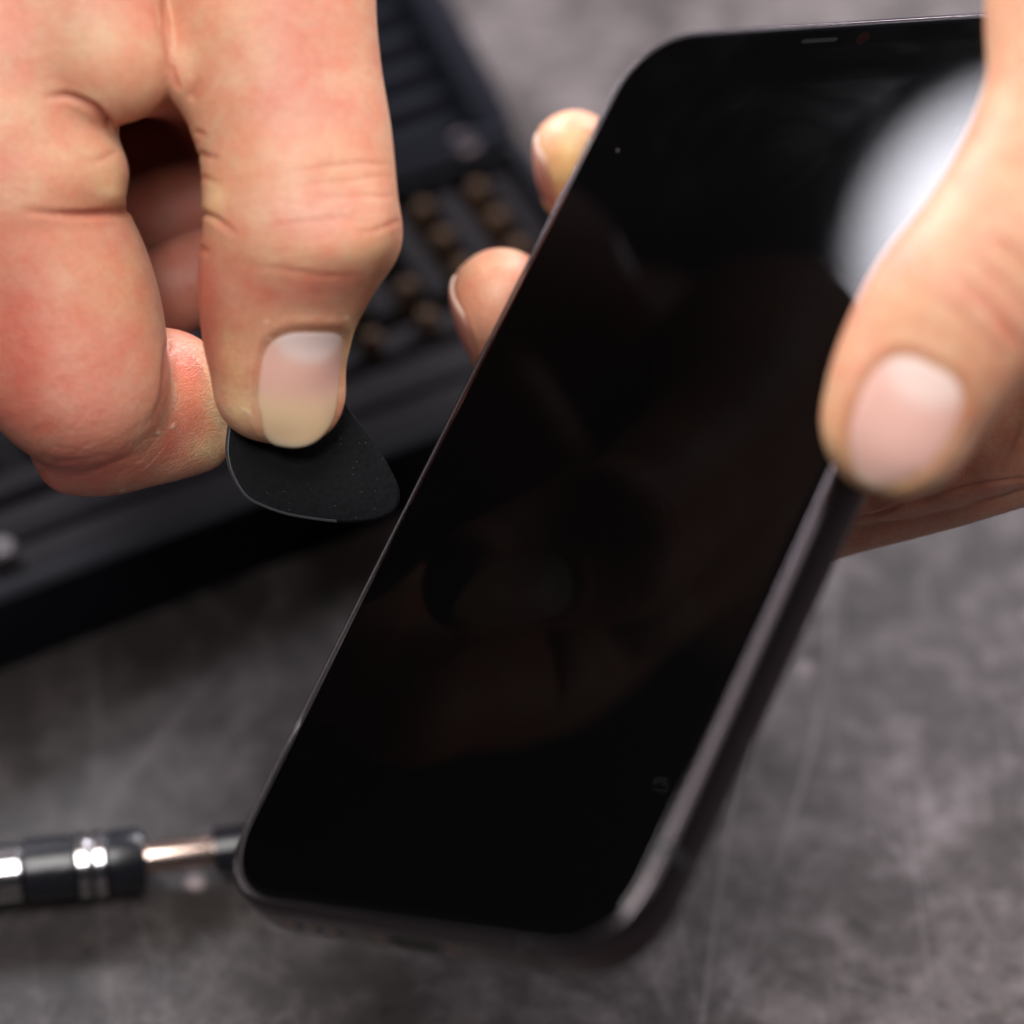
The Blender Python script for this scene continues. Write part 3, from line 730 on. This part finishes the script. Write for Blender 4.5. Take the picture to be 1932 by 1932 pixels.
PF = dict(bed=(.60,.26,.20), press=(.8,.3), presscol=(.7,.45,.33), lun=.3, luncol=(.62,.3,.24), free=.965, freecol=(.72,.54,.45))
n2.build(SR, hand_b, HR, PF, lift=-.1); n3.build(SR, hand_b, HR, PF, lift=-.1)
print('right done', time.time() - T0)

# ================================================================== TABLE
def table_material():
    m, nt, b = new_mat('worn_dark_concrete'); L = nt.links
    tc = N(nt, 'ShaderNodeTexCoord')
    n1 = N(nt, 'ShaderNodeTexNoise', Scale=60.0, Detail=8.0, Roughness=.68, Distortion=.6); L.new(tc.outputs['Object'], n1.inputs['Vector'])
    n2 = N(nt, 'ShaderNodeTexNoise', Scale=190.0, Detail=6.0, Roughness=.7); L.new(tc.outputs['Object'], n2.inputs['Vector'])
    r1 = N(nt, 'ShaderNodeValToRGB'); e = r1.color_ramp.elements
    e[0].position = .36; e[0].color = (.018, .013, .0112, 1); e[1].position = .68; e[1].color = (.165, .138, .139, 1)
    x = e.new(.50); x.color = (.054, .042, .040, 1)
    ad = N(nt, 'ShaderNodeMath', operation='MULTIPLY_ADD'); ad.inputs[1].default_value = .42
    L.new(n2.outputs['Fac'], ad.inputs[0]); 
    s1 = N(nt, 'ShaderNodeMath', operation='MULTIPLY'); s1.inputs[1].default_value = .62; L.new(n1.outputs['Fac'], s1.inputs[0]); L.new(s1.outputs[0], ad.inputs[2])
    L.new(ad.outputs[0], r1.inputs['Fac'])
    # pale scratches in a few directions
    last = r1.outputs['Color']
    for q, (ang, sx, sy, wd, st_) in enumerate(((14, 22, 4, .006, .5), (-24, 18, 5, .005, .26), (66, 20, 4, .005, .22), (3, 26, 4, .005, .42), (-70, 24, 5, .005, .2), (30, 60, 10, .010, .2), (-8, 64, 12, .010, .22))):
        mp = N(nt, 'ShaderNodeMapping'); mp.inputs['Rotation'].default_value = (0, 0, math.radians(ang)); mp.inputs['Scale'].default_value = (sx, sy, 1); mp.inputs['Location'].default_value = (q * 3.7, q * 1.9, q * 5.1)
        L.new(tc.outputs['Object'], mp.inputs['Vector'])
        nn = N(nt, 'ShaderNodeTexNoise', Scale=1.0, Detail=0.0); L.new(mp.outputs['Vector'], nn.inputs['Vector'])
        sb = N(nt, 'ShaderNodeMath', operation='SUBTRACT'); sb.inputs[1].default_value = .5; L.new(nn.outputs['Fac'], sb.inputs[0])
        ab = N(nt, 'ShaderNodeMath', operation='ABSOLUTE'); L.new(sb.outputs[0], ab.inputs[0])
        mr = N(nt, 'ShaderNodeMapRange'); mr.inputs['From Min'].default_value = wd; mr.inputs['From Max'].default_value = 0; mr.inputs['To Max'].default_value = st_; L.new(ab.outputs[0], mr.inputs['Value'])
        mn = N(nt, 'ShaderNodeTexNoise', Scale=22.0 + 5 * q, Detail=2.0); L.new(mp.outputs['Vector'], mn.inputs['Vector']); mn.inputs['Scale'].default_value = 1.3 + .3 * q
        mm = N(nt, 'ShaderNodeMapRange'); mm.inputs['From Min'].default_value = .50; mm.inputs['From Max'].default_value = .66; L.new(mn.outputs['Fac'], mm.inputs['Value'])
        mu = N(nt, 'ShaderNodeMath', operation='MULTIPLY'); L.new(mr.outputs['Result'], mu.inputs[0]); L.new(mm.outputs['Result'], mu.inputs[1])
        mx = N(nt, 'ShaderNodeMix', data_type='RGBA'); L.new(mu.outputs[0], mx.inputs['Factor']); L.new(last, mx.inputs[6]); mx.inputs[7].default_value = (.36, .31, .32, 1)
        last = mx.outputs[2]
    # shade on the table's left side, painted in as a dark round patch
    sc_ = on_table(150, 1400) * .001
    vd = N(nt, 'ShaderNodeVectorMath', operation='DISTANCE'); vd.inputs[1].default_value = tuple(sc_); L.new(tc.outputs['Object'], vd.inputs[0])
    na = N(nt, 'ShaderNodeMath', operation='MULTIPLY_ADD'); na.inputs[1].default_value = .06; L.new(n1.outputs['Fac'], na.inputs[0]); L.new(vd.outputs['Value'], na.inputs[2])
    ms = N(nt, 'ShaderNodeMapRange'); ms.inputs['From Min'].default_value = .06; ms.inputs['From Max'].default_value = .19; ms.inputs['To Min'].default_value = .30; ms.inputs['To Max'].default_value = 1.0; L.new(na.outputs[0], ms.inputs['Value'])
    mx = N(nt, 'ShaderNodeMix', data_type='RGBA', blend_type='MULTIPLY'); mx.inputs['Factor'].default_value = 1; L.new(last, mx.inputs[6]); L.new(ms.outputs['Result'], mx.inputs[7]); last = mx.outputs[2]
    # light chips
    vo = N(nt, 'ShaderNodeTexVoronoi', Scale=95.0); L.new(tc.outputs['Object'], vo.inputs['Vector'])
    mr = N(nt, 'ShaderNodeMapRange'); mr.inputs['From Min'].default_value = .20; mr.inputs['From Max'].default_value = .06; L.new(vo.outputs['Distance'], mr.inputs['Value'])
    sp = N(nt, 'ShaderNodeSeparateColor'); L.new(vo.outputs['Color'], sp.inputs['Color'])
    g = N(nt, 'ShaderNodeMath', operation='GREATER_THAN'); g.inputs[1].default_value = .86; L.new(sp.outputs['Green'], g.inputs[0])
    mu = N(nt, 'ShaderNodeMath', operation='MULTIPLY'); L.new(mr.outputs['Result'], mu.inputs[0]); L.new(g.outputs[0], mu.inputs[1])
    mu2 = N(nt, 'ShaderNodeMath', operation='MULTIPLY'); mu2.inputs[1].default_value = .6; L.new(mu.outputs[0], mu2.inputs[0])
    mx = N(nt, 'ShaderNodeMix', data_type='RGBA'); L.new(mu2.outputs[0], mx.inputs['Factor']); L.new(last, mx.inputs[6]); mx.inputs[7].default_value = (.34, .27, .27, 1)
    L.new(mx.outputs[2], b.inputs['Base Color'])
    b.inputs['Roughness'].default_value = .50; b.inputs['Specular IOR Level'].default_value = .32
    bp = N(nt, 'ShaderNodeBump', Strength=.6, Distance=.0004); L.new(n2.outputs['Fac'], bp.inputs['Height']); L.new(bp.outputs['Normal'], b.inputs['Normal'])
    return m
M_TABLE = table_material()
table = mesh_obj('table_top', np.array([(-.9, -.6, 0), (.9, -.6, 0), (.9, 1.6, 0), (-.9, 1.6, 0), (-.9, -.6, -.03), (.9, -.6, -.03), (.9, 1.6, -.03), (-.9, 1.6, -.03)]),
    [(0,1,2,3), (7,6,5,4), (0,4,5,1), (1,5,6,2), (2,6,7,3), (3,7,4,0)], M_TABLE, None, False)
tag(table, 'dark grey brown scratched concrete table top', None, None, 'structure')

# ================================================================== TOOL CASE on the table
_a, _b = on_table(0, 1270)[:2], on_table(740, 985)[:2]; _c, _d = on_table(1033, 396, 17)[:2], on_table(956, 279, 17)[:2]
_t = np.linalg.solve(np.stack([_b - _a, -(_d - _c)], 1), _c - _a)[0]; K = np.array([*(_a + (_b - _a) * _t), 0.0]); U = unit(np.array([*_a, 0]) - K); K = K - U * 5.5; Wd = np.array([-U[1], U[0], 0.0])
print('case angle', math.degrees(math.acos(abs(unit(_b - _a) @ unit(_d - _c)))), 'depth', np.linalg.norm(on_table(948, 262, 17)[:2] - K[:2]))
if Wd[1] < 0: Wd = -Wd
CASE = Matrix([[U[0], Wd[0], 0, K[0]*.001], [U[1], Wd[1], 0, K[1]*.001], [0, 0, 1, 0], [0, 0, 0, 1]])
case = empty('tool_case', None, 'open black plastic tool case with ribbed lid, lying on the table', 'tool case', matrix=CASE)
def box(x0, x1, y0, y1, z0, z1, bev=.6, seg=2):
    """rounded box as vertices + faces"""
    V = []; Fc = []; r = min(bev, (x1-x0)/2.01, (y1-y0)/2.01)
    rg = []
    for k in range(seg + 1):
        a = math.pi / 2 * k / seg; rg.append((r * (1 - math.sin(a)), z0 + min(r, (z1-z0)/2.1) * (1 - math.cos(a)) if False else z0 + min(r,(z1-z0)/2.1) * (1 - math.cos(math.pi/2 - a)) ))
    prof = [(r, z0), (0, z0 + min(r, (z1-z0)/2.1)), (0, z1 - min(r, (z1-z0)/2.1)), (r * .3, z1 - min(r, (z1-z0)/2.1) * .3), (r, z1)]
    rings = []
    for ins, z in prof:
        xy = [(x + (x0+x1)/2, y + (y0+y1)/2) for x, y in rrect(x1-x0-2*ins+1e-3, y1-y0-2*ins+1e-3, max(r*1.5 - ins, .05) if r*1.5 < min(x1-x0, y1-y0)/2 else max(min(x1-x0, y1-y0)/2.02 - ins, .02), 4, 2)]
        rings.append((xy, z))
    return loft(rings)
def merge(parts):
    V = []; Fc = []
    for v, f in parts:
        o = len(V); V += list(v); Fc += [tuple(i + o for i in q) for q in f]
    return V, Fc
M_CASE = simple('case_black_plastic', (.0028, .003, .005), .65, spec=.1, bump=.00006, bscale=1600)
M_TRAY = simple('tray_grey_plastic', (.010, .0085, .010), .7, spec=.07, bump=.00006, bscale=1500, var=.15)
M_LID = simple('lid_navy_black_plastic', (.0035, .004, .009), .65, spec=.1, bump=.00005, bscale=1500)
LN, DP, HT = 175.0, float(np.linalg.norm(on_table(948, 262, 17)[:2] - K[:2])) + 1.0, 17.0
V, Fc = merge([box(0, LN, 0, DP, 0, 2.5, 1), box(0, LN, 0, 4.5, 1, HT, 1.4), box(0, LN, DP-3, DP, 1, HT-1, 1), box(0, 3.5, 4, DP-2.5, 1, HT, 1.2), box(LN-3.5, LN, 4, DP-2.5, 1, HT, 1.2)])
local_obj('case_shell', V, Fc, M_CASE, case, True, 35)
# insert: long ledges at the front, a block with bit sockets at the back
led = []
for (y0, y1, z) in ((5.5, 13.0, 13.2), (14.4, 21.5, 12.6), (24.0, 29.0, 12.0)): led.append(box(4, LN-4, y0, y1, 2.3, z, .7))
local_obj('ledge_insert', *merge(led), M_TRAY, case, True, 35)
blk = [box(4, LN-4, 31.0, DP-3.6, 2.3, 8.0, .6)]
COLS = [6.5 + 10.5 * i for i in range(16)]
for cxx in COLS: blk.append(box(cxx - 2.0, cxx + 2.0, 31.4, DP-4, 7.8, 13.5, .6))
local_obj('bit_insert', *merge(blk), M_TRAY, case, True, 35)
# lid lying open behind, hinged on the back edge
LA = math.radians(18)
def lidt(vf): return [(x, DP + 1.2 + y * math.cos(LA) - z * math.sin(LA), 10.0 + y * math.sin(LA) + z * math.cos(LA)) for x, y, z in vf[0]], vf[1]
LD = 58.0
lid = [box(2, LN-2, 0, LD, 0, 2.4, 1), box(0, LN, 0, 3.6, .4, 7.5, 1.2), box(0, LN, LD-3, LD, .4, 7.5, 1.2), box(-.5, 6.0, 3.0, LD-2.6, .4, 7.4, 1.2), box(LN-4.5, LN, 3.0, LD-2.6, .4, 7.4, 1.2)]
lid_o = local_obj('lid', *lidt(merge(lid)), M_LID, case, True, 35)
rib = []
for i in range(8): rib.append(box(7.5, LN-6, 5.5 + 6.2*i, 9.2 + 6.2*i, 2.2, 5.0, .9))
ribs = local_obj('lid_rib_panel', *lidt(merge(rib)), M_LID, lid_o, True, 35)
def revolve(prof, n=28):
    V = []; Fc = []
    for x, r in prof:
        for k in range(n): a = 2*math.pi*k/n; V.append((x, r*math.cos(a), r*math.sin(a)))
    for i in range(len(prof)-1):
        for k in range(n): j = (k+1) % n; Fc.append((i*n+k, i*n+j, (i+1)*n+j, (i+1)*n+k))
    Fc.append(tuple(range(n))[::-1]); Fc.append(tuple((len(prof)-1)*n+k for k in range(n)))
    return V, Fc
V, Fc = revolve([(0, 2.0), (5, 2.0), (5.4, 1.6)], 16)
for xx in (9.5, 60, 116): local_obj('hinge_pin', [(y*1.25 + xx, DP + 1.2 + z*1.25, 12.0 + x) for x, y, z in V], Fc, simple('hinge_steel', (.10, .075, .078), .5, .5), case, True, 40)
# bits standing in the sockets
M_BIT = simple('bronze_bit', (.055, .032, .019), .6, .3, var=.3, spec=.15)
M_BITS = simple('steel_bit', (.16, .14, .13), .35, .9)
def bit_mesh():
    V, Fc = revolve([(0, 2.2), (5.0, 2.2), (5.6, 1.9), (7.2, 1.75), (7.8, 1.0)], 6)
    return [(y, z, x) for x, y, z in V], Fc
bV, bF = bit_mesh(); proto = None
order = ['first column from right', 'second column from right', 'third column from right', 'fourth column from right', 'fifth column from right', 'sixth column from right']
rows = ['backmost row', 'second row from back', 'third row from back', 'front row']
bits = 0
for ci in range(6):
    for ri in range(4):
        x = COLS[ci] + 5.25; y = DP - 8.0 - 7.8 * ri
        if (ci * 7 + ri * 3) % 9 == 8: continue
        loc = CASE @ Vector((x*.001, y*.001, .0081))
        if proto is None:
            proto = mesh_obj('screwdriver_bit', np.array(bV)*.001, bF, M_BIT, None, True); proto.data.set_sharp_from_angle(angle=math.radians(30)); o = proto
        else: o = proto.copy(); link(o)
        o.location = loc; o.rotation_euler = (0, 0, rs.uniform(0, 1))
        tag(o, 'bronze bit in the tool case, %s, %s' % (order[ci], rows[ri]), 'bit', 'bits standing in the tool case')
        bits += 1
# a small polished socket at the left end of the front ledge
c0 = on_table(4, 1052, 13.5) * .001
V, Fc = revolve([(0, 2.1), (.5, 2.5), (2.6, 2.5), (3.1, 2.0)], 24)
so = mesh_obj('steel_socket', np.array([(y, z, x) for x, y, z in V])*.001, Fc, simple('polished_steel', (.55, .53, .54), .22, 1.0), None, True); so.location = c0
so.data.set_sharp_from_angle(angle=math.radians(40))
tag(so, 'tiny shiny steel socket on the tool case ledge at the left', 'socket')

# ================================================================== SCREWDRIVER on the table
A0 = on_table(0, 1648, 5); B0 = on_table(440, 1600, 5); ax = unit(B0 - A0)
kx = np.array([ax[0], ax[1], 0]); ky = np.array([-kx[1], kx[0], 0])
SM = Matrix([[kx[0], ky[0], 0, A0[0]*.001], [kx[1], ky[1], 0, A0[1]*.001], [0, 0, 1, .0049], [0, 0, 0, 1]])
drv = empty('precision_screwdriver', None, 'black and silver precision screwdriver lying on the table left of the phone', 'screwdriver', matrix=SM)
M_STEEL = simple('chrome', (.52, .50, .51), .2, 1.0)
M_GRIP = simple('black_grip', (.007, .007, .010), .30, bump=.00008, bscale=1200)
M_SHAFT = simple('nickel_shaft', (.62, .47, .41), .25, 1.0)
s = np.linalg.norm(B0 - A0) / math.hypot(440, 48)     # mm per picture unit along the tool
def seg(name, prof, mat): return local_obj(name, *revolve([(x*s, r) for x, r in prof], 40), mat, drv, True, 35)
seg('end_cap', [(-150, 3.2), (-140, 4.4), (-60, 4.6), (-52, 3.9), (-44, 4.6), (38, 4.6), (46, 4.0)], M_STEEL)
seg('grip', [(44, 4.0), (50, 4.9), (140, 4.9), (143, 4.5), (206, 4.5), (209, 4.9), (262, 4.9), (274, 4.3), (277, 3.4)], M_GRIP)
seg('collar_ring', [(143.5, 4.6), (148, 5.15), (167, 5.15), (172, 4.6)], M_STEEL)
seg('collar_ring', [(175, 4.6), (180, 5.15), (198, 5.15), (203, 4.6)], M_STEEL)
seg('shaft', [(270, 2.5), (404, 2.5), (408, 2.4)], M_SHAFT)
seg('bit_holder', [(404, 2.6), (408, 3.6), (500, 3.6), (505, 2.2), (560, 2.0)], M_GRIP)

# ================================================================== CAMERA + LIGHT
cam = bpy.data.cameras.new('camera'); co = bpy.data.objects.new('camera', cam); link(co)
co.matrix_world = Matrix([[*RC[i], CAM[i]*.001] for i in range(3)] + [[0, 0, 0, 1]])
cam.sensor_width = 36; cam.lens = F / 1932 * 36; cam.clip_start = .01; cam.clip_end = 20
cam.dof.use_dof = True; cam.dof.focus_distance = (ZF - 2) * .001; cam.dof.aperture_fstop = 6.7; cam.dof.aperture_blades = 0
bpy.context.scene.camera = co
sc = bpy.context.scene
w = bpy.data.worlds.new('World'); sc.world = w; w.use_nodes = True
w.node_tree.nodes['Background'].inputs['Color'].default_value = (.80, .84, 1.0, 1); w.node_tree.nodes['Background'].inputs['Strength'].default_value = .02
def area(name, loc, target, sx, sy, power, colr, shape='RECTANGLE', spread=180):
    l = bpy.data.lights.new(name, 'AREA'); l.shape = shape; l.size = sx; l.size_y = sy; l.energy = power; l.color = colr; l.spread = math.radians(spread)
    o = bpy.data.objects.new(name, l); link(o); o.location = loc
    o.rotation_euler = (Vector(target) - Vector(loc)).to_track_quat('-Z', 'Y').to_euler(); return o
CEN = Vector(cam2w(C(966, 700, 0)))
def mirror_dir(px, py):
    d = np.array([(px-HALF)/F, (HALF-py)/F, -1.0]); n = RP[:, 2]; s_ = (TP @ n) / (d @ n); P = d * s_
    r = d / np.linalg.norm(d); r = r - 2 * (r @ n) * n
    return cam2w(P), RC @ r
p0, r0 = mirror_dir(2120, 545)
area('window_light', p0 + r0 * .95, p0, .145, .185, 12.0, (.93, .93, 1.0), 'ELLIPSE')
area('back_softbox', (.85, 1.5, 1.0), (.08, .18, 0), .8, .6, 48, (.95, .93, 1.0))
kd = Vector(RC @ unit([-.12, .50, .85])); area('key_softbox', CEN + kd * 1.1, CEN, .46, .46, 11.6, (1.0, .96, .92))
rd = Vector(RC @ unit([.60, .45, .65])); area('right_softbox', CEN + rd * 1.1, CEN, .75, .75, 3.6, (1.0, .955, .955))
fd = Vector(RC @ unit([-.08, .14, .957])); area('front_lamp', CEN + fd * 1.0, CEN, .12, .12, 3.3, (1.0, .97, .97))
sc.view_settings.view_transform = 'Standard'; sc.view_settings.look = 'None'; sc.view_settings.exposure = 0; sc.view_settings.gamma = 1
sc.render.engine = 'CYCLES'
print('script', time.time() - T0, 'bits', bits)
